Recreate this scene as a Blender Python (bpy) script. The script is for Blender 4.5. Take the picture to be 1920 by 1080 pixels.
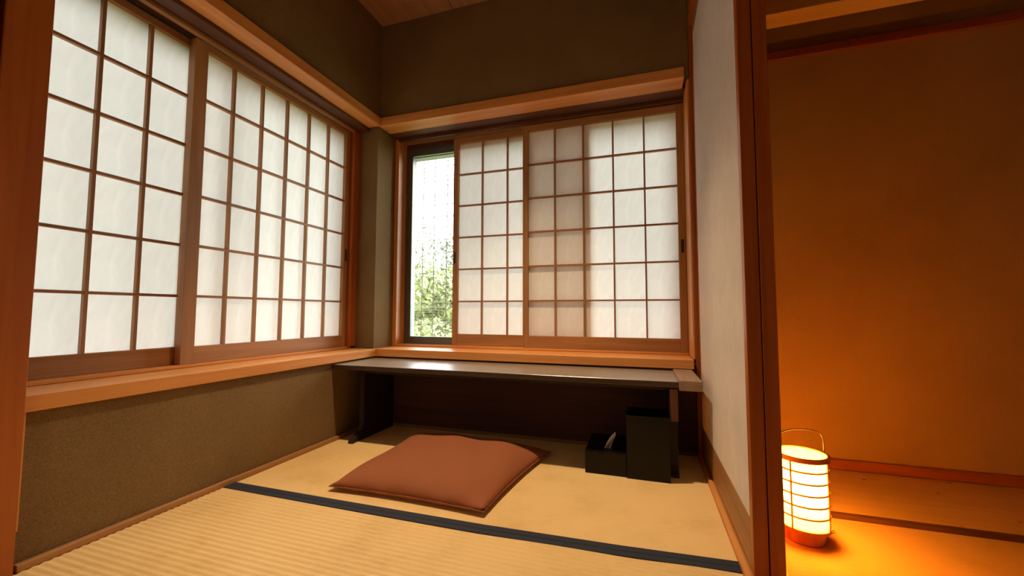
import bpy, bmesh, math, random
from mathutils import Vector, Matrix
random.seed(7)
for o in list(bpy.data.objects): bpy.data.objects.remove(o)
scene = bpy.context.scene
COL = scene.collection

# ------------------------------------------------------------------ camera
cam_data = bpy.data.cameras.new('camera')
cam = bpy.data.objects.new('camera', cam_data); COL.objects.link(cam)
YAW, PITCH, ROLL, FPX = 0.3120, 0.0607, 0.0024, 757.88
cyw, syw = math.cos(YAW), math.sin(YAW)
F = Vector((-syw*math.cos(PITCH), cyw*math.cos(PITCH), math.sin(PITCH)))
R = Vector((cyw, syw, 0)); U = R.cross(F)
R2 = R*math.cos(ROLL)+U*math.sin(ROLL); U2 = -R*math.sin(ROLL)+U*math.cos(ROLL)
CAM = Vector((1.6772, -2.2461, 0.6493))
cam.matrix_world = Matrix(((R2.x,U2.x,-F.x,CAM.x),(R2.y,U2.y,-F.y,CAM.y),(R2.z,U2.z,-F.z,CAM.z),(0,0,0,1)))
cam_data.sensor_width = 36; cam_data.lens = FPX/1920*36
cam_data.clip_start = 0.02; cam_data.clip_end = 200
scene.camera = cam

# ------------------------------------------------------------------ world (bright overcast sky)
SKY = 12.5
world = bpy.data.worlds.new('overcast_sky'); scene.world = world; world.use_nodes = True
nt = world.node_tree; nt.nodes.clear()
wo = nt.nodes.new('ShaderNodeOutputWorld'); bg = nt.nodes.new('ShaderNodeBackground')
tc = nt.nodes.new('ShaderNodeTexCoord'); sx = nt.nodes.new('ShaderNodeSeparateXYZ'); rp = nt.nodes.new('ShaderNodeValToRGB')
nt.links.new(tc.outputs['Generated'], sx.inputs[0]); nt.links.new(sx.outputs['Z'], rp.inputs[0])
rp.color_ramp.elements[0].position = 0.0; rp.color_ramp.elements[0].color = (0.97,0.985,1.0,1)
rp.color_ramp.elements[1].position = 0.9; rp.color_ramp.elements[1].color = (0.88,0.94,1.0,1)
nt.links.new(rp.outputs[0], bg.inputs[0]); bg.inputs[1].default_value = SKY
nt.links.new(bg.outputs[0], wo.inputs[0])

# ------------------------------------------------------------------ lamps and exposure
def light(name, kind, loc, energy, color, **kw):
    d = bpy.data.lights.new(name, kind); d.energy = energy; d.color = color
    for k, v in kw.items(): setattr(d, k, v)
    o = bpy.data.objects.new(name, d); COL.objects.link(o); o.location = loc
    return o
light('ceiling_downlight_bulb', 'SPOT', (1.05,-0.80,2.395), 140, (1.0,0.70,0.42), spot_size=math.radians(78), spot_blend=0.9, shadow_soft_size=0.045)
light('room_lamp_bulb', 'POINT', (0.95,-2.9,1.1), 3.0, (1.0,0.50,0.20), shadow_soft_size=0.15)
light('added_front_fill', 'POINT', (0.60,-2.55,0.70), 5.5, (1.0,0.76,0.50), shadow_soft_size=0.12)  # unseen fill light, added to brighten the paper door and the soffits
light('lantern_bulb', 'POINT', (2.112,-0.832,0.155), 7, (1.0,0.42,0.05), shadow_soft_size=0.022)
scene.view_settings.view_transform = 'Standard'; scene.view_settings.look = 'None'
scene.view_settings.exposure = 0.25; scene.view_settings.gamma = 1.0
scene.view_settings.use_curve_mapping = False
try:
    scene.cycles.max_bounces = 10; scene.cycles.diffuse_bounces = 6; scene.cycles.transparent_max_bounces = 16
    scene.cycles.caustics_reflective = False; scene.cycles.caustics_refractive = False
except Exception: pass

# ------------------------------------------------------------------ materials
def new_mat(name):
    m = bpy.data.materials.new(name); m.use_nodes = True
    n = m.node_tree; b = n.nodes['Principled BSDF']
    return m, n, b
def lk(n, a, b): n.links.new(a, b)
def wood(name, c1, c2, axis='x', rough=0.45, scale=1.0, knots=False, spec=0.4):
    m, n, b = new_mat(name)
    t = n.nodes.new('ShaderNodeTexCoord'); mp = n.nodes.new('ShaderNodeMapping')
    s = [38*scale]*3; s['xyz'.index(axis)] = 1.6*scale
    mp.inputs['Scale'].default_value = s
    oi = n.nodes.new('ShaderNodeObjectInfo')
    ad = n.nodes.new('ShaderNodeVectorMath'); ad.operation = 'ADD'
    mu = n.nodes.new('ShaderNodeMath'); mu.operation = 'MULTIPLY'; mu.inputs[1].default_value = 40
    lk(n, oi.outputs['Random'], mu.inputs[0]); lk(n, t.outputs['Object'], mp.inputs[0])
    lk(n, mp.outputs[0], ad.inputs[0]); lk(n, mu.outputs[0], ad.inputs[1])
    nz = n.nodes.new('ShaderNodeTexNoise'); nz.inputs['Scale'].default_value = 1.0; nz.inputs['Detail'].default_value = 5; nz.inputs['Distortion'].default_value = 0.6
    lk(n, ad.outputs[0], nz.inputs['Vector'])
    r = n.nodes.new('ShaderNodeValToRGB')
    r.color_ramp.elements[0].position = 0.32; r.color_ramp.elements[0].color = (*c1,1)
    r.color_ramp.elements[1].position = 0.68; r.color_ramp.elements[1].color = (*c2,1)
    lk(n, nz.outputs['Fac'], r.inputs[0])
    out = r.outputs[0]
    if knots:
        vo = n.nodes.new('ShaderNodeTexVoronoi'); vo.inputs['Scale'].default_value = knots; vo.inputs['Randomness'].default_value = 1.0
        mp2 = n.nodes.new('ShaderNodeMapping'); s2=[1.0]*3; s2['xyz'.index(axis)] = 0.7; mp2.inputs['Scale'].default_value = s2
        lk(n, t.outputs['Object'], mp2.inputs[0]); lk(n, mp2.outputs[0], vo.inputs['Vector'])
        kr = n.nodes.new('ShaderNodeValToRGB'); kr.color_ramp.elements[0].position = 0.03; kr.color_ramp.elements[0].color=(1,1,1,1)
        kr.color_ramp.elements[1].position = 0.075; kr.color_ramp.elements[1].color=(0,0,0,1)
        lk(n, vo.outputs['Distance'], kr.inputs[0])
        mx = n.nodes.new('ShaderNodeMixRGB'); mx.inputs[2].default_value = (0.10,0.035,0.008,1)
        lk(n, kr.outputs[0], mx.inputs[0]); lk(n, out, mx.inputs[1]); out = mx.outputs[0]
    lk(n, out, b.inputs['Base Color'])
    b.inputs['Roughness'].default_value = rough; b.inputs['Specular IOR Level'].default_value = spec
    bp = n.nodes.new('ShaderNodeBump'); bp.inputs['Strength'].default_value = 0.08; bp.inputs['Distance'].default_value = 0.002
    lk(n, nz.outputs['Fac'], bp.inputs['Height']); lk(n, bp.outputs[0], b.inputs['Normal'])
    return m
def plaster(name, c1, c2, scale=420, bump=0.5):
    m, n, b = new_mat(name)
    t = n.nodes.new('ShaderNodeTexCoord')
    a = n.nodes.new('ShaderNodeTexNoise'); a.inputs['Scale'].default_value = scale; a.inputs['Detail'].default_value = 3
    c = n.nodes.new('ShaderNodeTexNoise'); c.inputs['Scale'].default_value = 3.0; c.inputs['Detail'].default_value = 4
    lk(n, t.outputs['Object'], a.inputs['Vector']); lk(n, t.outputs['Object'], c.inputs['Vector'])
    mx = n.nodes.new('ShaderNodeMath'); mx.operation = 'MULTIPLY_ADD'; mx.inputs[1].default_value = 0.25; 
    lk(n, c.outputs['Fac'], mx.inputs[0]); 
    m2 = n.nodes.new('ShaderNodeMath'); m2.operation = 'MULTIPLY'; m2.inputs[1].default_value = 0.75
    lk(n, a.outputs['Fac'], m2.inputs[0]); lk(n, m2.outputs[0], mx.inputs[2])
    r = n.nodes.new('ShaderNodeValToRGB'); r.color_ramp.elements[0].position = 0.36; r.color_ramp.elements[0].color = (*c1,1)
    r.color_ramp.elements[1].position = 0.64; r.color_ramp.elements[1].color = (*c2,1)
    lk(n, mx.outputs[0], r.inputs[0]); lk(n, r.outputs[0], b.inputs['Base Color'])
    b.inputs['Roughness'].default_value = 0.95; b.inputs['Specular IOR Level'].default_value = 0.1
    bp = n.nodes.new('ShaderNodeBump'); bp.inputs['Strength'].default_value = bump; bp.inputs['Distance'].default_value = 0.001
    lk(n, a.outputs['Fac'], bp.inputs['Height']); lk(n, bp.outputs[0], b.inputs['Normal'])
    return m
def plain(name, c, rough=0.5, metal=0.0, spec=0.5, noise=0.0, scale=60):
    m, n, b = new_mat(name)
    t = n.nodes.new('ShaderNodeTexCoord'); a = n.nodes.new('ShaderNodeTexNoise'); a.inputs['Scale'].default_value = scale; a.inputs['Detail'].default_value = 3
    lk(n, t.outputs['Object'], a.inputs['Vector'])
    r = n.nodes.new('ShaderNodeValToRGB'); k = noise
    r.color_ramp.elements[0].position = 0.3; r.color_ramp.elements[0].color = (c[0]*(1-k),c[1]*(1-k),c[2]*(1-k),1)
    r.color_ramp.elements[1].position = 0.7; r.color_ramp.elements[1].color = (min(1,c[0]*(1+k)),min(1,c[1]*(1+k)),min(1,c[2]*(1+k)),1)
    lk(n, a.outputs['Fac'], r.inputs[0]); lk(n, r.outputs[0], b.inputs['Base Color'])
    b.inputs['Roughness'].default_value = rough; b.inputs['Metallic'].default_value = metal; b.inputs['Specular IOR Level'].default_value = spec
    return m
def paper(name, col, trans=0.55, see=0.06, emit=None):
    m = bpy.data.materials.new(name); m.use_nodes = True; n = m.node_tree; n.nodes.clear()
    o = n.nodes.new('ShaderNodeOutputMaterial')
    t = n.nodes.new('ShaderNodeTexCoord'); a = n.nodes.new('ShaderNodeTexNoise'); a.inputs['Scale'].default_value = 14; a.inputs['Detail'].default_value = 8; a.inputs['Distortion'].default_value = 1.5
    mp = n.nodes.new('ShaderNodeMapping'); mp.inputs['Scale'].default_value = (1.6,1.6,0.7)
    lk(n, t.outputs['Object'], mp.inputs[0]); lk(n, mp.outputs[0], a.inputs['Vector'])
    r = n.nodes.new('ShaderNodeValToRGB'); r.color_ramp.elements[0].position=0.3; r.color_ramp.elements[1].position=0.7
    r.color_ramp.elements[0].color = (col[0]*0.93,col[1]*0.93,col[2]*0.93,1); r.color_ramp.elements[1].color = (*col,1)
    lk(n, a.outputs['Fac'], r.inputs[0])
    d = n.nodes.new('ShaderNodeBsdfDiffuse'); tr = n.nodes.new('ShaderNodeBsdfTranslucent'); tp = n.nodes.new('ShaderNodeBsdfTransparent')
    lk(n, r.outputs[0], d.inputs[0]); lk(n, r.outputs[0], tr.inputs[0])
    m1 = n.nodes.new('ShaderNodeMixShader'); m1.inputs[0].default_value = trans
    lk(n, d.outputs[0], m1.inputs[1]); lk(n, tr.outputs[0], m1.inputs[2])
    m2 = n.nodes.new('ShaderNodeMixShader'); m2.inputs[0].default_value = see
    lk(n, m1.outputs[0], m2.inputs[1]); lk(n, tp.outputs[0], m2.inputs[2])
    last = m2.outputs[0]
    if emit:
        e = n.nodes.new('ShaderNodeEmission'); e.inputs[0].default_value = (*emit[0],1); e.inputs[1].default_value = emit[1]
        ad = n.nodes.new('ShaderNodeAddShader'); lk(n, last, ad.inputs[0]); lk(n, e.outputs[0], ad.inputs[1]); last = ad.outputs[0]
    lk(n, last, o.inputs[0])
    return m
def tatami(name, c1, c2, ribs_axis='y'):
    m, n, b = new_mat(name)
    t = n.nodes.new('ShaderNodeTexCoord'); mp = n.nodes.new('ShaderNodeMapping')
    mp.inputs['Scale'].default_value = (25,900,1) if ribs_axis=='y' else (900,25,1)
    lk(n, t.outputs['Object'], mp.inputs[0])
    a = n.nodes.new('ShaderNodeTexNoise'); a.inputs['Scale'].default_value = 1; a.inputs['Detail'].default_value = 2
    lk(n, mp.outputs[0], a.inputs['Vector'])
    c = n.nodes.new('ShaderNodeTexNoise'); c.inputs['Scale'].default_value = 5; c.inputs['Detail'].default_value = 5
    lk(n, t.outputs['Object'], c.inputs['Vector'])
    mx = n.nodes.new('ShaderNodeMath'); mx.operation='ADD'; lk(n,a.outputs['Fac'],mx.inputs[0]); lk(n,c.outputs['Fac'],mx.inputs[1])
    r = n.nodes.new('ShaderNodeValToRGB'); r.color_ramp.elements[0].position = 0.7; r.color_ramp.elements[0].color = (*c1,1)
    r.color_ramp.elements[1].position = 1.3; r.color_ramp.elements[1].color = (*c2,1)
    lk(n, mx.outputs[0], r.inputs[0]); lk(n, r.outputs[0], b.inputs['Base Color'])
    b.inputs['Roughness'].default_value = 0.7; b.inputs['Specular IOR Level'].default_value = 0.25
    bp = n.nodes.new('ShaderNodeBump'); bp.inputs['Strength'].default_value = 0.25; bp.inputs['Distance'].default_value = 0.001
    lk(n, a.outputs['Fac'], bp.inputs['Height']); lk(n, bp.outputs[0], b.inputs['Normal'])
    return m
def glass(name):
    m = bpy.data.materials.new(name); m.use_nodes = True; n = m.node_tree; n.nodes.clear()
    o = n.nodes.new('ShaderNodeOutputMaterial'); tp = n.nodes.new('ShaderNodeBsdfTransparent'); g = n.nodes.new('ShaderNodeBsdfGlossy')
    tp.inputs[0].default_value = (0.95,0.97,0.96,1); g.inputs['Roughness'].default_value = 0.02
    f = n.nodes.new('ShaderNodeFresnel'); f.inputs[0].default_value = 1.35
    mx = n.nodes.new('ShaderNodeMixShader'); lk(n, f.outputs[0], mx.inputs[0]); lk(n, tp.outputs[0], mx.inputs[1]); lk(n, g.outputs[0], mx.inputs[2]); lk(n, mx.outputs[0], o.inputs[0])
    return m

W1, W2 = (0.62,0.25,0.062), (0.76,0.35,0.10)      # pale orange cypress casing
S1, S2 = (0.32,0.150,0.050), (0.45,0.225,0.082)      # sliding screens, browner
P1, P2 = (0.34,0.088,0.013), (0.45,0.13,0.022)      # reddish pillars and lintels
D1, D2 = (0.085,0.030,0.012), (0.13,0.048,0.02)     # dark grooved head rails
WOOD = {k: {a: wood(f'{k}_wood_{a}', c[0], c[1], a, rough=c[2]) for a in 'xyz'} for k, c in
        dict(casing=(W1,W2,0.42), sash=(S1,S2,0.5), pillar=(P1,P2,0.4), head=(D1,D2,0.5)).items()}
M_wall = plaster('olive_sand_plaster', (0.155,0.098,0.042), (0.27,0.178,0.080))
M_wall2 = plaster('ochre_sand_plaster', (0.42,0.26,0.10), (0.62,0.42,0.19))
M_out = plain('outer_wall_render', (0.35,0.34,0.31), 0.9)
M_ceil = wood('ceiling_board', (0.36,0.17,0.08), (0.46,0.23,0.11), 'y', 0.6)
M_tatami = tatami('woven_rush', (0.70,0.475,0.185), (0.84,0.60,0.265), 'y')
M_tatami2 = tatami('woven_rush_side', (0.70,0.475,0.185), (0.84,0.60,0.265), 'x')
M_border = plain('dark_cloth_border', (0.020,0.026,0.042), 0.85, noise=0.35, scale=500)
M_paper = paper('screen_paper', (0.955,0.94,0.90), 0.168, 0.0)
M_paper2 = paper('door_paper', (0.98,0.96,0.91), 0.36, 0.0)
M_paper3 = paper('thick_door_paper', (0.95,0.92,0.86), 0.03, 0.0)
M_desk = wood('lightened_desk_top', (0.18,0.148,0.108), (0.27,0.225,0.165), 'x', rough=0.32, spec=1.0)  # base colour lightened to stand in for window reflections on the top
M_desk.node_tree.nodes['Principled BSDF'].inputs['IOR'].default_value = 1.9
M_deskd = wood('dark_desk_leg', (0.016,0.009,0.007), (0.026,0.015,0.011), 'z', rough=0.6)
M_cleat = wood('desk_end_board', (0.24,0.16,0.105), (0.34,0.235,0.16), 'y', rough=0.4)
M_black = plain('black_lacquer', (0.004,0.003,0.003), 0.3, spec=0.25, noise=0.1)
M_cush = plain('brown_cushion_cloth', (0.32,0.110,0.046), 0.8, spec=0.2, noise=0.10, scale=700)
M_tissue = plain('white_tissue', (0.8,0.8,0.8), 0.9)
M_alu = plain('grey_aluminium', (0.16,0.17,0.16), 0.4, 0.6)
M_glass = glass('clear_glass')
M_board = wood('yellow_pine_board', (0.76,0.52,0.22), (0.85,0.60,0.28), 'x', 0.6, knots=13)
M_iron = plain('dark_metal', (0.03,0.02,0.018), 0.4, 0.5)
M_shade = paper('lantern_paper', (0.95,0.85,0.6), 0.6, 0.0, emit=((1.0,0.33,0.020), 17.0))
M_lwood = wood('lantern_wood', (0.40,0.13,0.035), (0.50,0.18,0.05), 'z', 0.5)
M_hole = plain('finger_pull_dark', (0.03,0.015,0.01), 0.6)
M_leaf = plain('green_leaf', (0.19,0.215,0.075), 0.6, noise=0.4, scale=3)
M_leaf2 = plain('dark_green_leaf', (0.085,0.11,0.05), 0.6, noise=0.4, scale=3)
M_bark = wood('tree_bark', (0.08,0.06,0.04), (0.14,0.10,0.07), 'z', 0.9)
M_bamboo = plain('weathered_bamboo', (0.33,0.30,0.20), 0.7, noise=0.2)
M_grass = plain('garden_ground', (0.16,0.20,0.09), 0.9, noise=0.4, scale=4)
M_white = plain('white_metal', (0.75,0.75,0.72), 0.5)

# ------------------------------------------------------------------ helpers
def tag(o, label=None, cat=None, group=None, kind=None):
    if label: o['label'] = label
    if cat: o['category'] = cat
    if group: o['group'] = group
    if kind: o['kind'] = kind
    return o
def empty(name, loc=(0,0,0), rz=0.0):
    o = bpy.data.objects.new(name, None); o.location = loc; o.rotation_euler = (0,0,rz); o.empty_display_size = 0.05
    COL.objects.link(o); return o
def link(name, me, m, parent=None, loc=(0,0,0)):
    if m is not None and len(me.materials) == 0: me.materials.append(m)
    o = bpy.data.objects.new(name, me); o.location = loc; COL.objects.link(o)
    if parent: o.parent = parent
    return o
def bx(bm, x0, x1, y0, y1, z0, z1):
    r = bmesh.ops.create_cube(bm, size=1.0)
    bmesh.ops.scale(bm, vec=(x1-x0, y1-y0, z1-z0), verts=r['verts'])
    bmesh.ops.translate(bm, vec=((x0+x1)/2, (y0+y1)/2, (z0+z1)/2), verts=r['verts'])
    return r['verts']
def finish(bm, name, smooth=False):
    bmesh.ops.recalc_face_normals(bm, faces=bm.faces)
    me = bpy.data.meshes.new(name); bm.to_mesh(me); bm.free()
    if smooth:
        for p in me.polygons: p.use_smooth = True
    return me
def boxmesh(name, dims, bevel=0.0):
    bm = bmesh.new(); bx(bm, *dims)
    if bevel: bmesh.ops.bevel(bm, geom=list(bm.edges), offset=bevel, segments=1, affect='EDGES')
    return finish(bm, name)
def box(name, dims, m, parent=None, bevel=0.0, loc=(0,0,0)):
    return link(name, boxmesh(name, dims, bevel), m, parent, loc)
def boxes(name, lst, m, parent=None):
    bm = bmesh.new()
    for d in lst: bx(bm, *d)
    return link(name, finish(bm, name), m, parent)
def tube(bm, pts, r, seg=8, closed=False):
    pts = [Vector(p) for p in pts]; rings = []; n = len(pts)
    for i, p in enumerate(pts):
        a = pts[(i-1) % n] if (closed or i > 0) else p; c = pts[(i+1) % n] if (closed or i < n-1) else p
        d = (c-a).normalized(); up = Vector((0,0,1)) if abs(d.z) < 0.95 else Vector((1,0,0))
        s = d.cross(up).normalized(); t = s.cross(d)
        rings.append([bm.verts.new(p + (s*math.cos(2*math.pi*k/seg)+t*math.sin(2*math.pi*k/seg))*r) for k in range(seg)])
    for i in range(n if closed else n-1):
        A, B = rings[i], rings[(i+1) % n]
        for k in range(seg): bm.faces.new((A[k], A[(k+1)%seg], B[(k+1)%seg], B[k]))
    if not closed:
        bm.faces.new(rings[0][::-1]); bm.faces.new(rings[-1])
def lathe(bm, prof, seg=32):
    rings = []
    for r, z in prof: rings.append([bm.verts.new((r*math.cos(2*math.pi*k/seg), r*math.sin(2*math.pi*k/seg), z)) for k in range(seg)])
    for A, B in zip(rings, rings[1:]):
        for k in range(seg): bm.faces.new((A[k], A[(k+1)%seg], B[(k+1)%seg], B[k]))
    return rings

CEIL = 2.42
# ================================================================== THE SETTING
def struct(name, label, cat, lst, m, parent=None):
    o = boxes(name, lst, m, parent)
    if not parent: tag(o, label, cat, kind='structure')
    return o
# sub floor, walls
struct('floor', 'floor beneath the straw mats', 'floor', [(0.10,4.0,-4.6,0.0,-0.12,-0.03)], M_bark)
struct('wall_left', 'olive brown sand plaster wall around the left paper window', 'wall',
    [(-0.08,0.17,-1.73,-0.205,-0.03,0.393),(-0.08,0.17,-1.73,-0.205,1.80,CEIL),(-0.06,0.17,-4.6,-1.73,-0.03,CEIL)], M_wall)
struct('wall_back', 'olive brown sand plaster wall around the rear paper window', 'wall',
    [(-0.08,1.905,-0.205,0.08,-0.03,0.393),(-0.08,1.905,-0.205,0.08,1.80,CEIL),(-0.08,0.158,-0.205,0.13,0.393,1.80)], M_wall)
struct('wall_right', 'dark brown plaster above the sliding paper doors', 'wall', [(1.93,1.985,-4.6,-0.2,2.08,CEIL)], M_wall)
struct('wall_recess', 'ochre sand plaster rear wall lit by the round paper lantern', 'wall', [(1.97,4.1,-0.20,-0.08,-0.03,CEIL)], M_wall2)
struct('wall_far_side', 'plain plaster side wall of the lantern room', 'wall', [(4.0,4.1,-4.6,-0.2,-0.03,CEIL)], M_wall)
struct('wall_front', 'plain plaster wall behind the viewer', 'wall', [(-0.06,4.1,-4.7,-4.6,-0.03,CEIL)], M_wall)
ceil = struct('ceiling', 'brown wooden board ceiling', 'ceiling', [(-0.08,4.1,-4.7,0.08,CEIL+0.004,CEIL+0.10)], M_ceil)
bw = 0.4635
for i in range(4):
    x0 = 0.1945+bw*i; x1 = min(x0+bw-0.004, 1.925)
    if i == 0: x0 = 0.172
    box('plank', (x0,x1,-1.75,-0.206,CEIL-0.006,CEIL+0.003), M_ceil, ceil, 0.0015)
# outer skins so that daylight only enters through the windows
struct('wall_outer', 'grey rendered outer wall face around the windows', 'wall',
    [(-0.16,-0.10,-4.7,0.14,-0.6,0.47),(-0.16,-0.10,-4.7,0.14,1.70,3.2),(-0.16,-0.10,-4.7,-1.72,0.47,1.70),(-0.16,-0.10,-0.20,0.14,0.47,1.70),
     (-0.10,4.1,0.13,0.19,-0.6,0.455),(-0.10,4.1,0.13,0.19,1.70,3.2),(-0.10,0.19,0.13,0.19,0.455,1.70),(1.93,4.1,0.13,0.19,0.455,1.70)], M_out)
struct('ground', 'garden ground outside the windows', 'ground', [(-40,40,-40,60,-0.7,-0.6)], M_grass)

# ---- casing of the left window
def trim(n, label, dims_mats, cat='trim'):
    e = empty(n); tag(e, label, cat, kind='structure')
    for nm, d, m in dims_mats: box(nm, d, m, e, 0.0012)
    return e
C, S, P, H = WOOD['casing'], WOOD['sash'], WOOD['pillar'], WOOD['head']
trim('trim_1', 'orange wooden sill and head casing of the left window', [
    ('sill_board', (-0.085,0.187,-1.70,-0.222,0.393,0.435), C['y']),
    ('sill_track', (-0.060,0.012,-1.70,-0.222,0.436,0.447), C['y']),
    ('head_board', (0.100,0.187,-1.70,-0.222,1.775,1.825), C['y']),
    ('head_track', (-0.085,0.099,-1.70,-0.208,1.758,1.80), H['y']),
    ('track_rib', (0.008,0.030,-1.70,-0.208,1.742,1.757), S['y']),
    ('jamb', (-0.085,0.030,-0.258,-0.206,0.448,1.757), P['z']),
])
trim('trim_2', 'orange wooden sill and head casing of the rear window', [
    ('sill_board', (0.160,1.897,-0.222,0.125,0.393,0.435), C['x']),
    ('sill_track', (0.187,1.897,-0.012,0.060,0.436,0.447), C['x']),
    ('head_board', (0.172,1.885,-0.222,-0.110,1.775,1.825), C['x']),
    ('head_track', (0.160,1.897,-0.109,0.125,1.775,1.80), H['x']),
    ('track_rib', (0.187,1.897,-0.030,-0.008,1.755,1.774), H['x']),
    ('track_rib', (0.187,1.897,0.029,0.033,1.752,1.774), S['x']),
    ('track_rib', (0.187,1.897,0.066,0.110,1.735,1.774), H['x']),
    ('jamb', (0.159,0.186,-0.022,0.125,0.436,1.774), C['z']),
    ('jamb', (1.898,1.907,-0.195,0.125,0.436,1.774), C['z']),
])
# pillars
trim('trim_3', 'dark reddish corner pillar between the rear window and the paper doors', [('post', (1.908,1.945,-0.206,-0.10,0.0,CEIL-0.007), P['z'])], 'pillar')
trim('trim_4', 'reddish brown pillar at the left edge of the opening', [('post', (0.08,0.20,-1.722,-1.640,0.0,CEIL), P['z']), ('edge_strip', (0.171,0.182,-1.640,-1.630,0.10,0.393), C['z'])], 'pillar')
trim('trim_5', 'wooden head rail above the sliding paper doors', [('kamoi_rail', (1.905,2.010,-4.5,-0.207,2.03,2.08), P['y'])])
trim('trim_6', 'brown wooden threshold under the sliding paper doors', [('threshold', (1.905,2.008,-4.5,-0.207,-0.029,0.012), C['y']), ('track_rib', (1.905,1.919,-4.5,-0.207,0.0125,0.016), C['y'])])
trim('baseboard_left', 'thin brown strip along the foot of the left wall', [('strip', (0.171,0.189,-1.630,-0.215,0.0,0.018), S['y'])], 'baseboard')
trim('baseboard_back', 'thin dark strip along the foot of the rear wall under the desk', [('strip', (0.190,1.904,-0.204,-0.190,0.0,0.018), H['x'])], 'baseboard')
trim('under_desk_shade', 'dark reddish sheet standing in for the shade on the wall behind the low desk', [('shade_sheet', (0.190,1.904,-0.2085,-0.2055,0.018,0.392), wood('under_desk_shade_tone',(0.045,0.014,0.009),(0.07,0.022,0.013),'x',0.7))], 'shade panel')  # thin sheet added to darken the wall where the desk shades it
# door stile at far left edge of the picture
dl = empty('door_3', (0.165,-1.74,0)); tag(dl, 'reddish edge of a sliding door at the far left of the picture', 'door', kind='structure')
box('stile', (0.0,0.035,-0.045,0.0,0.0,2.03), P['z'], dl, 0.001); box('door_panel', (0.006,0.029,-0.86,-0.046,0.0,2.03), M_cleat, dl)
# ---- recess of the lantern room
trim('trim_7', 'yellow pine lintel spanning the top of the lantern recess', [('lintel', (2.012,3.998,-0.73,-0.65,1.66,1.75), wood('lintel_pine', (0.74,0.50,0.20),(0.84,0.60,0.26),'x',0.5,knots=5))], 'lintel')
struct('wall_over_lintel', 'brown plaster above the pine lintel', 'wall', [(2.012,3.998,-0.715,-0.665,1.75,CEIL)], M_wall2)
trim('trim_8', 'dark red picture rail high on the recess wall', [('rail', (1.972,3.998,-0.222,-0.201,1.785,1.820), P['x'])])
trim('baseboard_recess', 'orange wooden skirting strip at the foot of the recess wall', [('strip', (1.972,3.998,-0.218,-0.201,0.010,0.050), P['x'])], 'baseboard')
trim('trim_9', 'dark wooden edge strip between straw mat and pine board', [('strip', (2.010,3.998,-0.670,-0.650,-0.02,0.014), H['x'])])
rb = struct('trim_10', 'pale knotty pine board floor of the lantern recess', 'floor board', [(2.010,3.998,-0.649,-0.219,-0.025,0.009)], M_board)

# ================================================================== SLIDING SCREENS
def make_screen(name, base, rz, u0, us, u1, z0, zb, zs, zt, z1, s0, s1, label, cat, kind=None, sheet=False, paper_y=0.017, pulls=(), munt=0.009, pm=M_paper):
    """u0..u1 outer width, s0/s1 inner stile edges, us muntin lines, zb/zt inner rail edges, zs muntin heights; room side is local -y"""
    e = empty(name, base, rz); tag(e, label, cat, kind=kind, group='paper screens of the two windows' if not kind else None)
    sd = WOOD['sash']; st = WOOD['pillar'] if sheet else sd
    box('stile', (u0,s0,-0.004,0.028,z0,z1), st['z'], e, 0.001)
    box('stile', (s1,u1,-0.004,0.028,z0,z1), st['z'], e, 0.001)
    box('rail', (s0,s1,-0.003,0.028,z0,zb), sd['x'], e, 0.001)
    box('rail', (s0,s1,-0.003,0.028,zt,z1), sd['x'], e, 0.001)
    vm = boxmesh('vertical_muntin', (-munt/2,munt/2,0.0,paper_y-0.001,zb,zt)); vm.materials.append(sd['z'])
    for u in us: link('muntin', vm, None, e, (u,0,0))
    hm = boxmesh('horizontal_muntin', (s0,s1,0.0006,paper_y-0.0014,-munt/2,munt/2)); hm.materials.append(sd['x'])
    for z in zs: link('muntin', hm, None, e, (0,0,z))
    def sheetmesh(w, h):
        bm = bmesh.new(); vs = [bm.verts.new(p) for p in ((0,0,0),(w,0,0),(w,0,h),(0,0,h))]; bm.faces.new(vs)
        me = bpy.data.meshes.new('paper'); bm.to_mesh(me); bm.free(); me.materials.append(pm); return me
    if sheet:
        link('paper_sheet', sheetmesh(s1-s0, zt-zb), None, e, (s0,paper_y,zb))
    else:
        ue = [s0]+list(us)+[s1]; ze = [zb]+sorted(zs)+[zt]; cache = {}
        for i in range(len(ue)-1):
            for j in range(len(ze)-1):
                k = (round(ue[i+1]-ue[i],4), round(ze[j+1]-ze[j],4))
                if k not in cache: cache[k] = sheetmesh(*k)
                link('paper_pane', cache[k], None, e, (ue[i],paper_y,ze[j]))
    for (pu, pz) in pulls: box('finger_pull', (pu-0.007,pu+0.007,-0.0052,-0.0042,pz-0.035,pz+0.035), M_hole, e)
    return e
HP = math.pi/2
zl = [1.7108-0.2*r for r in range(1,6)]
# left window: u = world y + 1.16 for the near panel (base at y=-1.16)
b = -1.16
make_screen('paper_window_screen', (0,b,0), HP, 0.0, [y-b for y in (-0.990,-0.8505,-0.711,-0.5715,-0.432)], -0.262-b, 0.4475, 0.514, zl, 1.714, 1.7415, -1.110-b, -0.295-b,
    'six column paper screen of the left window, running up to the corner pillar', 'window screen', pulls=[(-0.278-b,0.987)], munt=0.010)
b = -1.72
make_screen('paper_window_screen', (-0.036,b,0), HP, 0.0, [y-b for y in (-1.564,-1.4244,-1.285)], -1.112-b, 0.4475, 0.514, zl, 1.714, 1.7415, -1.695-b, -1.147-b,
    'paper screen of the left window beside the reddish pillar, set behind its neighbour', 'window screen', munt=0.010)
zr = [1.7168-0.2*r for r in range(1,6)]
b = 1.019
make_screen('paper_window_screen', (b,0,0), 0, 0.0, [x-b for x in (1.2085,1.372,1.5355,1.699)], 1.8965-b, 0.4475, 0.517, zr, 1.717, 1.7545, 1.050-b, 1.8615-b,
    'five column paper screen of the rear window beside the paper doors', 'window screen', pulls=[(1.880-b,0.995)])
b = 0.552
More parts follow.
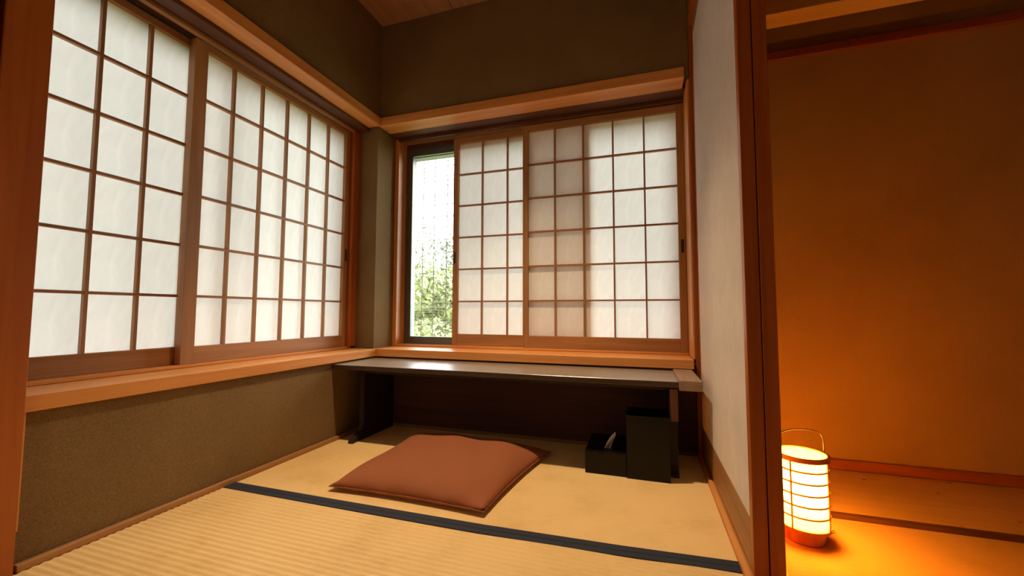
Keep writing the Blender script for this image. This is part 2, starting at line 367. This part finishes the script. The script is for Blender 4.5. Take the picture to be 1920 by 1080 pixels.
make_screen('paper_window_screen', (b,0.036,0), 0, 0.0, [x-b for x in (0.7457,0.9092,1.0727,1.2362)], 1.412-b, 0.4475, 0.517, zr, 1.717, 1.7515, 0.585-b, 1.376-b,
    'paper screen of the rear window beside the open clear gap', 'window screen', pulls=[(0.566-b,0.99)])
# sliding doors between the rooms (paper towards the desk side, lattice towards the lantern)
zd = [0.325,0.535,0.745,0.955,1.165,1.375,1.585,1.795]
b = -1.11
make_screen('door_1', (1.9495,b,0), HP, 0.0, [0.152+0.1215*i for i in range(6)], 0.885, 0.0165, 0.145, zd, 1.96, 2.028, 0.028, 0.857,
    'white paper sliding door beside the desk', 'door', kind='structure', sheet=True, paper_y=0.0275, pm=M_paper2)
make_screen('door_2', (1.9845,b,0), HP, 0.0, [0.152+0.1215*i for i in range(3)], 0.575, 0.0165, 0.145, zd, 1.96, 2.028, 0.028, 0.547,
    'second paper sliding door behind the first, on the lantern side', 'door', kind='structure', sheet=True, paper_y=0.0275, pm=M_paper3)

# ================================================================== OUTER GLAZED WINDOWS
def frame_rect(bm, u0,u1,z0,z1,t,y0,y1):
    bx(bm,u0,u0+t,y0,y1,z0,z1); bx(bm,u1-t,u1,y0,y1,z0,z1); bx(bm,u0+t,u1-t,y0,y1,z0,z0+t); bx(bm,u0+t,u1-t,y0,y1,z1-t,z1)
def glazed(name, base, rz, W, z0, z1, label, n=2, t=0.03):
    e = empty(name, base, rz); tag(e, label, 'window', kind='structure')
    bm = bmesh.new(); frame_rect(bm, 0, W, z0, z1, 0.016, 0.0, 0.055); link('window_frame', finish(bm,'window_frame'), M_alu, e)
    w = (W-0.032+t)/n
    for i in range(n):
        u0 = 0.016+i*(w-t if n>1 else 0); u0 = 0.016+i*(W-0.032-w)/(max(1,n-1)); yy = 0.004+0.024*(i%2)
        bm = bmesh.new(); frame_rect(bm, u0, u0+w, z0+0.016, z1-0.016, t, yy, yy+0.018)
        s = link('sash', finish(bm,'sash'), M_alu, e)
        g = box('pane', (u0+t,u0+w-t,yy+0.008,yy+0.0095,z0+0.016+t,z1-0.016-t), M_glass, s)
    return e
glazed('window_2', (0.1865,0.066,0), 0, 1.71, 0.4475, 1.7345, 'grey metal glass window behind the rear paper screens')
glazed('window_1', (-0.088,-1.70,0), HP, 1.44, 0.4475, 1.7550, 'metal glass window behind the left paper screens')

# ================================================================== STRAW MATS
def mat_surface(x0,x1,y0,y1,pitch,amp,zt,lo=None,hi=None,xs=None):
    """top with ribs running along x; lo/hi: y limits per column of xs (the edge under the cloth border)"""
    xs = xs or [x0,x1]; lo = lo or [y0]*len(xs); hi = hi or [y1]*len(xs)
    bm = bmesh.new(); n = max(1,int(round((y1-y0)/pitch))); seg = 6
    N = n*seg if amp > 0 else 1; rows = []
    for i in range(N+1):
        y = y0+(y1-y0)*i/N; z = zt - amp*(0.5+0.5*math.cos(2*math.pi*i/seg)) if amp > 0 else zt
        rows.append([bm.verts.new((x, (lo[k] if i == 0 else hi[k] if i == N else min(max(y,lo[k]),hi[k])), z)) for k, x in enumerate(xs)])
    for a, c in zip(rows, rows[1:]):
        for k in range(len(xs)-1): bm.faces.new((a[k],a[k+1],c[k+1],c[k]))
    def skirt(vs):
        dn = [bm.verts.new((v.co.x,v.co.y,-0.029)) for v in vs]
        for k in range(len(vs)-1): bm.faces.new((vs[k],vs[k+1],dn[k+1],dn[k]))
    skirt(rows[0]); skirt(rows[-1]); skirt([q[0] for q in rows]); skirt([q[-1] for q in rows])
    return finish(bm, 'mat_surface')
def strip_mesh(name, xs, ylo, yhi, z0, z1):
    bm = bmesh.new(); T=[];B=[]
    for x,a,c in zip(xs,ylo,yhi):
        T.append((bm.verts.new((x,a,z1)),bm.verts.new((x,c,z1)))); B.append((bm.verts.new((x,a,z0)),bm.verts.new((x,c,z0))))
    for i in range(len(xs)-1):
        bm.faces.new((T[i][0],T[i+1][0],T[i+1][1],T[i][1])); bm.faces.new((B[i][1],B[i+1][1],B[i+1][0],B[i][0]))
        bm.faces.new((B[i][0],B[i+1][0],T[i+1][0],T[i][0])); bm.faces.new((T[i][1],T[i+1][1],B[i+1][1],B[i][1]))
    for i in (0,-1): bm.faces.new((B[i][0],T[i][0],T[i][1],B[i][1]))
    return finish(bm, name)
xs = [0.190,0.7,1.2,1.6,1.904]
mid = [-1.0865,-1.0845,-1.080,-1.065,-1.045]; hw = 0.0245
m1 = empty('tatami_mat', (0,0,0)); tag(m1, 'straw mat under the brown cushion and the desk', 'tatami mat', 'straw mats on the floor')
link('mat_surface', mat_surface(0.190,1.904,-1.085,-0.190,0.02,0,0.0,[v+0.002 for v in mid],None,xs), M_tatami, m1)
link('cloth_border', strip_mesh('cloth_border', xs, mid, [v+hw for v in mid], -0.0295, 0.0022), M_border, m1)
m2 = empty('tatami_mat', (0,0,0)); tag(m2, 'ribbed straw mat in front of the dark border strip', 'tatami mat', 'straw mats on the floor')
link('mat_surface', mat_surface(0.190,1.904,-1.998,-1.0475,0.0195,0.0022,0.0012,None,[v-0.004 for v in mid],xs), M_tatami, m2)
link('cloth_border', strip_mesh('cloth_border', xs, [v-hw for v in mid], [v-0.0015 for v in mid], -0.0295, 0.0022), M_border, m2)
m3 = empty('tatami_mat', (0,0,0)); tag(m3, 'straw mat under the glowing round lantern', 'tatami mat', 'straw mats on the floor')
link('mat_surface', mat_surface(2.009,3.99,-1.55,-0.671,0.02,0,0.0), M_tatami, m3)
link('cloth_border', boxmesh('cloth_border', (2.009,3.99,-1.58,-1.551,-0.028,0.001)), M_border, m3)
m4 = empty('tatami_mat', (0,0,0)); tag(m4, 'straw mats continuing behind the viewer', 'tatami mat', 'straw mats on the floor')
link('mat_surface', mat_surface(0.19,1.904,-4.58,-2.0,0.02,0,0.0), M_tatami, m4)
link('mat_surface', mat_surface(2.009,3.99,-4.58,-1.582,0.02,0,0.0), M_tatami, m4)

# ================================================================== LOW DESK
dk = empty('low_desk', (1.0,-0.36,0)); tag(dk, 'long low dark desk with glossy top under the rear window', 'desk')
def dbox(n, d, m, bev=0.0015): return box(n, (d[0]-1.0,d[1]-1.0,d[2]+0.36,d[3]+0.36,d[4],d[5]), m, dk, bev)
dbox('desk_top', (0.173,1.8055,-0.549,-0.222,0.362,0.384), M_desk)
tag(dbox('front_edge', (0.173,1.8055,-0.5535,-0.5492,0.361,0.3835), wood('shaded_edge_tone',(0.045,0.026,0.016),(0.07,0.042,0.026),'x',0.4), 0.001), 'front edge of the desk top, coloured darker for its shade')  # slab front split off and darkened, as it catches less light than the top
tag(dbox('end_board', (1.806,1.889,-0.555,-0.224,0.351,0.3915), M_cleat, 0.003), 'lighter brown raised board across the right end')
dbox("front_rail", (0.306,1.772,-0.47,-0.45,0.335,0.3575), M_deskd)
for xa, xb, ff in ((0.279,0.305,-0.550),(1.773,1.805,-0.492)):
    bm = bmesh.new()
    prof = [(ff,0.0),(-0.21,0.0),(-0.21,0.357),(-0.46,0.357),(-0.47,0.30),(-0.468,0.10),(-0.478,0.045),(ff+0.02,0.022),(ff,0.012)]
    A = [bm.verts.new((xa-1.0,y+0.36,z)) for y,z in prof]; B = [bm.verts.new((xb-1.0,y+0.36,z)) for y,z in prof]
    bm.faces.new(A[::-1]); bm.faces.new(B)
    for i in range(len(prof)): bm.faces.new((A[i],A[(i+1)%len(prof)],B[(i+1)%len(prof)],B[i]))
    link('leg', finish(bm,'leg'), M_deskd, dk)
lb = dbox("leg_block", (1.774,1.804,-0.520,-0.493,0.225,0.350), wood('leg_block_wood',(0.12,0.045,0.022),(0.17,0.065,0.03),'z',0.5)); lb['label'] = 'reddish wooden block under the right end'

# ================================================================== FLOOR CUSHION
cu = empty('floor_cushion', (0.885,-0.685,0.0)); tag(cu, 'square reddish brown floor cushion lying in front of the low desk', 'cushion')
bm = bmesh.new(); N = 56; corners = [(0.583,-1.012),(1.187,-1.014),(1.268,-0.400),(0.555,-0.362)]
def bil(u,v):
    a,b_,c,d = [Vector((p[0]-0.885,p[1]+0.685)) for p in corners]
    return a*(1-u)*(1-v)+b_*u*(1-v)+c*u*v+d*(1-u)*v
top=[];bot=[]
for j in range(N+1):
    rt=[];rb_=[]
    for i in range(N+1):
        u=i/N; v=j/N; a=2*u-1; c=2*v-1
        # sides pulled slightly inward between the pointed corners
        pin = 0.022
        uu = u + (-a)*pin*(1-c*c)*abs(a); vv = v + (-c)*pin*(1-a*a)*abs(c)
        p = bil(uu,vv)
        pr = max(0,(1-abs(a)**4.2))**0.60*max(0,(1-abs(c)**4.2))**0.60
        wr = 0.0022*math.sin(9*a+5*c)*pr + 0.0028*math.sin(17*a-3*c+1)*max(0,-c)*(1-pr)
        tz = 0.018+0.060*pr+0.008*(1-a*a)*(1-c*c)+wr*2; bz = 0.018-0.017*min(1,pr*2.5)
        rt.append(bm.verts.new((p.x,p.y,tz)))
        rb_.append(rt[-1] if (i in (0,N) or j in (0,N)) else bm.verts.new((p.x,p.y,bz)))
    top.append(rt);bot.append(rb_)
for j in range(N):
    for i in range(N):
        bm.faces.new((top[j][i],top[j][i+1],top[j+1][i+1],top[j+1][i]))
        q=(bot[j][i],bot[j+1][i],bot[j+1][i+1],bot[j][i+1])
        try: bm.faces.new(q)
        except ValueError: pass
link('cushion_cover', finish(bm,'cushion_cover',True), M_cush, cu)
bm = bmesh.new(); ring=[]
for k in range(4*N):
    s,t_ = divmod(k,N); i,j = [(t_,0),(N,t_),(N-t_,N),(0,N-t_)][s]
    u=i/N;v=j/N;a=2*u-1;c=2*v-1
    p = bil(u+(-a)*0.022*(1-c*c)*abs(a), v+(-c)*0.022*(1-a*a)*abs(c)); ring.append((p.x,p.y,0.018))
tube(bm, ring, 0.0024, 6, True); link('seam_piping', finish(bm,'seam_piping',True), M_cush, cu)

# ================================================================== TISSUE BOX AND BIN
tb = empty('tissue_box', (1.525,-0.42,0)); tag(tb, 'low black lacquer tissue box on the mat under the desk', 'tissue box')
w,d,h = 0.0805,0.126,0.088
boxes('box_body', [(-w,w,-d,d,0,0.006),(-w,-w+0.005,-d,d,0.006,h-0.006),(w-0.005,w,-d,d,0.006,h-0.006),(-w+0.005,w-0.005,-d,-d+0.005,0.006,h-0.006),(-w+0.005,w-0.005,d-0.005,d,0.006,h-0.006)], M_black, tb)
boxes('lid', [(-w,-0.018,-d,d,h-0.0055,h),(0.022,w,-d,d,h-0.0055,h),(-0.018,0.022,-d,-0.075,h-0.0055,h),(-0.018,0.022,0.075,d,h-0.0055,h)], M_black, tb)
bm = bmesh.new()   # folded tissue peeking out of the slot
pts = []
for i in range(9):
    t_ = i/8; row=[]
    for j in range(7):
        s = j/6-0.5; wid = 0.050*(1-t_)**0.6+0.010
        row.append(bm.verts.new((0.000+0.034*t_+s*wid*0.55+0.004*math.sin(7*s+3*t_), -0.045+0.020*s*2*(1-t_)+0.006*math.cos(9*s)*(1-t_)-0.01*t_, 0.070+0.082*t_-0.012*abs(s)*t_)))
    pts.append(row)
for a,c in zip(pts,pts[1:]):
    for i in range(6): bm.faces.new((a[i],a[i+1],c[i+1],c[i]))
ts = link('tissue', finish(bm,'tissue',True), M_tissue, tb); ts['label']='white tissue sticking up out of the slot'
sm = ts.modifiers.new('thick','SOLIDIFY'); sm.thickness = 0.0012
wb = empty('waste_bin', (1.689,-0.478,0)); tag(wb, 'tall black square waste bin standing right of the tissue box', 'bin')
w,d,h = 0.0805,0.076,0.243
boxes('bin_body', [(-w,w,-d,d,0,0.006),(-w,-w+0.005,-d,d,0.006,h),(w-0.005,w,-d,d,0.006,h),(-w+0.005,w-0.005,-d,-d+0.005,0.006,h),(-w+0.005,w-0.005,d-0.005,d,0.006,h)], M_black, wb)
bm=bmesh.new(); q=0.0025; tube(bm,[(-w,-d,h),(w,-d,h),(w,d,h),(-w,d,h)],q,6,True); link('rim', finish(bm,'rim'), M_black, wb)

# ================================================================== LANTERN
ln = empty('paper_lantern', (2.112,-0.832,0)); tag(ln, 'glowing round paper lantern with thin metal hoops standing on the mat', 'lantern')
bm=bmesh.new(); rs=lathe(bm,[(0.049,0.0),(0.052,0.003),(0.052,0.036),(0.050,0.038)],40); bm.faces.new(rs[0][::-1]); bm.faces.new(rs[-1]); link('base', finish(bm,'base',False), M_lwood, ln)
def ringband(name, r0, r1, z0, z1, m):
    bm=bmesh.new(); lathe(bm,[(r0,z0),(r1,z0),(r1,z1),(r0,z1),(r0,z0)],48); return link(name, finish(bm,name), m, ln)
ringband('lower_hoop', 0.050, 0.066, 0.037, 0.045, M_lwood)
ringband('upper_hoop', 0.0622, 0.0685, 0.230, 0.243, M_lwood)
bm=bmesh.new(); lathe(bm,[(0.0605,0.045),(0.0605,0.240)],48); link('paper_shade', finish(bm,'paper_shade',True), M_shade, ln)
hoop = None
for k in range(5):
    z = 0.078+0.0315*k
    if hoop is None:
        bm=bmesh.new(); tube(bm,[(0.0640*math.cos(2*math.pi*i/40),0.0640*math.sin(2*math.pi*i/40),0) for i in range(40)],0.0026,6,True); hoop=finish(bm,'hoop',True); hoop.materials.append(M_lwood)
    link('hoop', hoop, None, ln, (0,0,z))
rodm=None
for k in range(4):
    an = math.radians(-130+90*k)
    if rodm is None:
        bm=bmesh.new(); tube(bm,[(0,0,0.040),(0,0,0.243)],0.0024,6); rodm=finish(bm,'rod',True); rodm.materials.append(M_lwood)
    link('rod', rodm, None, ln, (0.0655*math.cos(an),0.0655*math.sin(an),0))
bm=bmesh.new(); hp=[]
for i in range(25):
    t_=i/24*math.pi; x=-0.0665*math.cos(t_); z=0.238+0.071*min(1,abs(math.sin(t_))**0.28)
    hp.append((x*0.96,x*0.28,z))
tube(bm,hp,0.0016,6); link('carry_handle', finish(bm,'carry_handle',True), M_iron, ln)
bm=bmesh.new(); tube(bm,[(0.050,0.030,0.030),(0.066,0.036,0.030),(0.085,0.046,0.014),(0.096,0.052,0.004),(0.085,0.045,0.004),(0.060,0.030,0.006),(0.051,0.024,0.010)],0.0014,6)
link('power_cord', finish(bm,'power_cord',True), M_iron, ln)
bm=bmesh.new(); lathe(bm,[(0.0,0.120),(0.012,0.118),(0.020,0.098),(0.020,0.088),(0.010,0.065),(0.010,0.040)],20)
# (the bulb itself sits inside the shade)
lh = link('lamp_holder', finish(bm,'lamp_holder',True), M_white, ln)
lh.scale = (0.7,0.7,0.55); lh.location = (0,0,0.018)

# ceiling downlight fitting over the desk corner
cd = empty('ceiling_downlight', (1.05,-0.80,CEIL-0.006)); tag(cd, 'small recessed ceiling downlight over the cushion', 'ceiling light')
bm=bmesh.new(); lathe(bm,[(0.052,-0.001),(0.066,-0.001),(0.066,-0.006),(0.052,-0.006),(0.052,-0.001)],32); link('trim_ring', finish(bm,'trim_ring'), M_white, cd)

# ================================================================== GARDEN
def leaf_cloud(center, rad, n, size, seed):
    rnd = random.Random(seed); vs=[]; fs=[]
    blobs=[(Vector(center)+Vector((rnd.uniform(-1,1)*rad[0]*0.7,rnd.uniform(-1,1)*rad[1]*0.7,rnd.uniform(-0.95,0.75)*rad[2]*0.75)), rnd.uniform(0.34,0.58)*min(rad)) for _ in range(16)]
    for k in range(n):
        c, r = blobs[rnd.randrange(16)]
        d = Vector((rnd.gauss(0,1),rnd.gauss(0,1),rnd.gauss(0,1))).normalized()
        p = c + d*r*(rnd.uniform(0.75,1.05))
        a = Vector((rnd.gauss(0,1),rnd.gauss(0,1),rnd.gauss(0,1))).normalized(); b_=(a.cross(d)).normalized(); s=size*rnd.uniform(0.6,1.3)
        i=len(vs); vs += [p-a*s, p+b_*s*0.45, p+a*s, p-b_*s*0.45]; fs.append((i,i+1,i+2,i+3))
    me=bpy.data.meshes.new('foliage'); me.from_pydata([tuple(v) for v in vs],[],fs); return me
def tree(loc, rad, cz, label, m, seed, n=7000):
    t = empty('garden_tree', loc); tag(t, label, 'tree', 'trees beyond the rear window')
    bm=bmesh.new(); tube(bm,[(0,0,0),(0.05,0,cz*0.5),(0,0.04,cz)],0.08,8); link('trunk', finish(bm,'trunk',True), M_bark, t)
    f = link('foliage', leaf_cloud((0,0,cz),rad,n,0.055,seed), m, t); f['kind']='stuff'
tree((-2.55,4.7,-0.6),(1.3,1.1,1.05),1.35,'bright green leafy tree seen through the clear gap of the rear window',M_leaf,3,11000)
tree((-3.1,7.6,-0.6),(2.2,1.6,1.45),1.9,'darker green tree standing behind the bright green one',M_leaf2,5,9000)
bs = empty('bamboo_blind', (0.20,0.42,0)); tag(bs, 'fine hanging bamboo blind outside the clear gap of the rear window', 'blind')
bm=bmesh.new()
z=0.30
rnd=random.Random(4)
while z<2.3:
    bx(bm,-0.35,0.75,0.0,0.0012,z,z+rnd.choice((0.0012,0.0018,0.0022,0.0065))); z+=rnd.choice((0.0095,0.011,0.014,0.016))
sl=link('slats', finish(bm,'slats'), M_bamboo, bs); sl['kind']='stuff'
for x in (-0.22,-0.095,0.0,0.105,0.21,0.33,0.46,0.6):
    bm=bmesh.new(); tube(bm,[(x,0.002,0.30),(x+0.004,0.002,1.0),(x+0.010,0.002,2.31)],0.0032,5); link('cord', finish(bm,'cord'), M_bark, bs)
box('head_pole', (-0.37,0.77,-0.012,0.012,2.30,2.325), M_bamboo, bs)
for x in (-0.3,0.7): box('bracket', (x-0.008,x+0.008,-0.235,0.0,2.325,2.34), M_iron, bs)
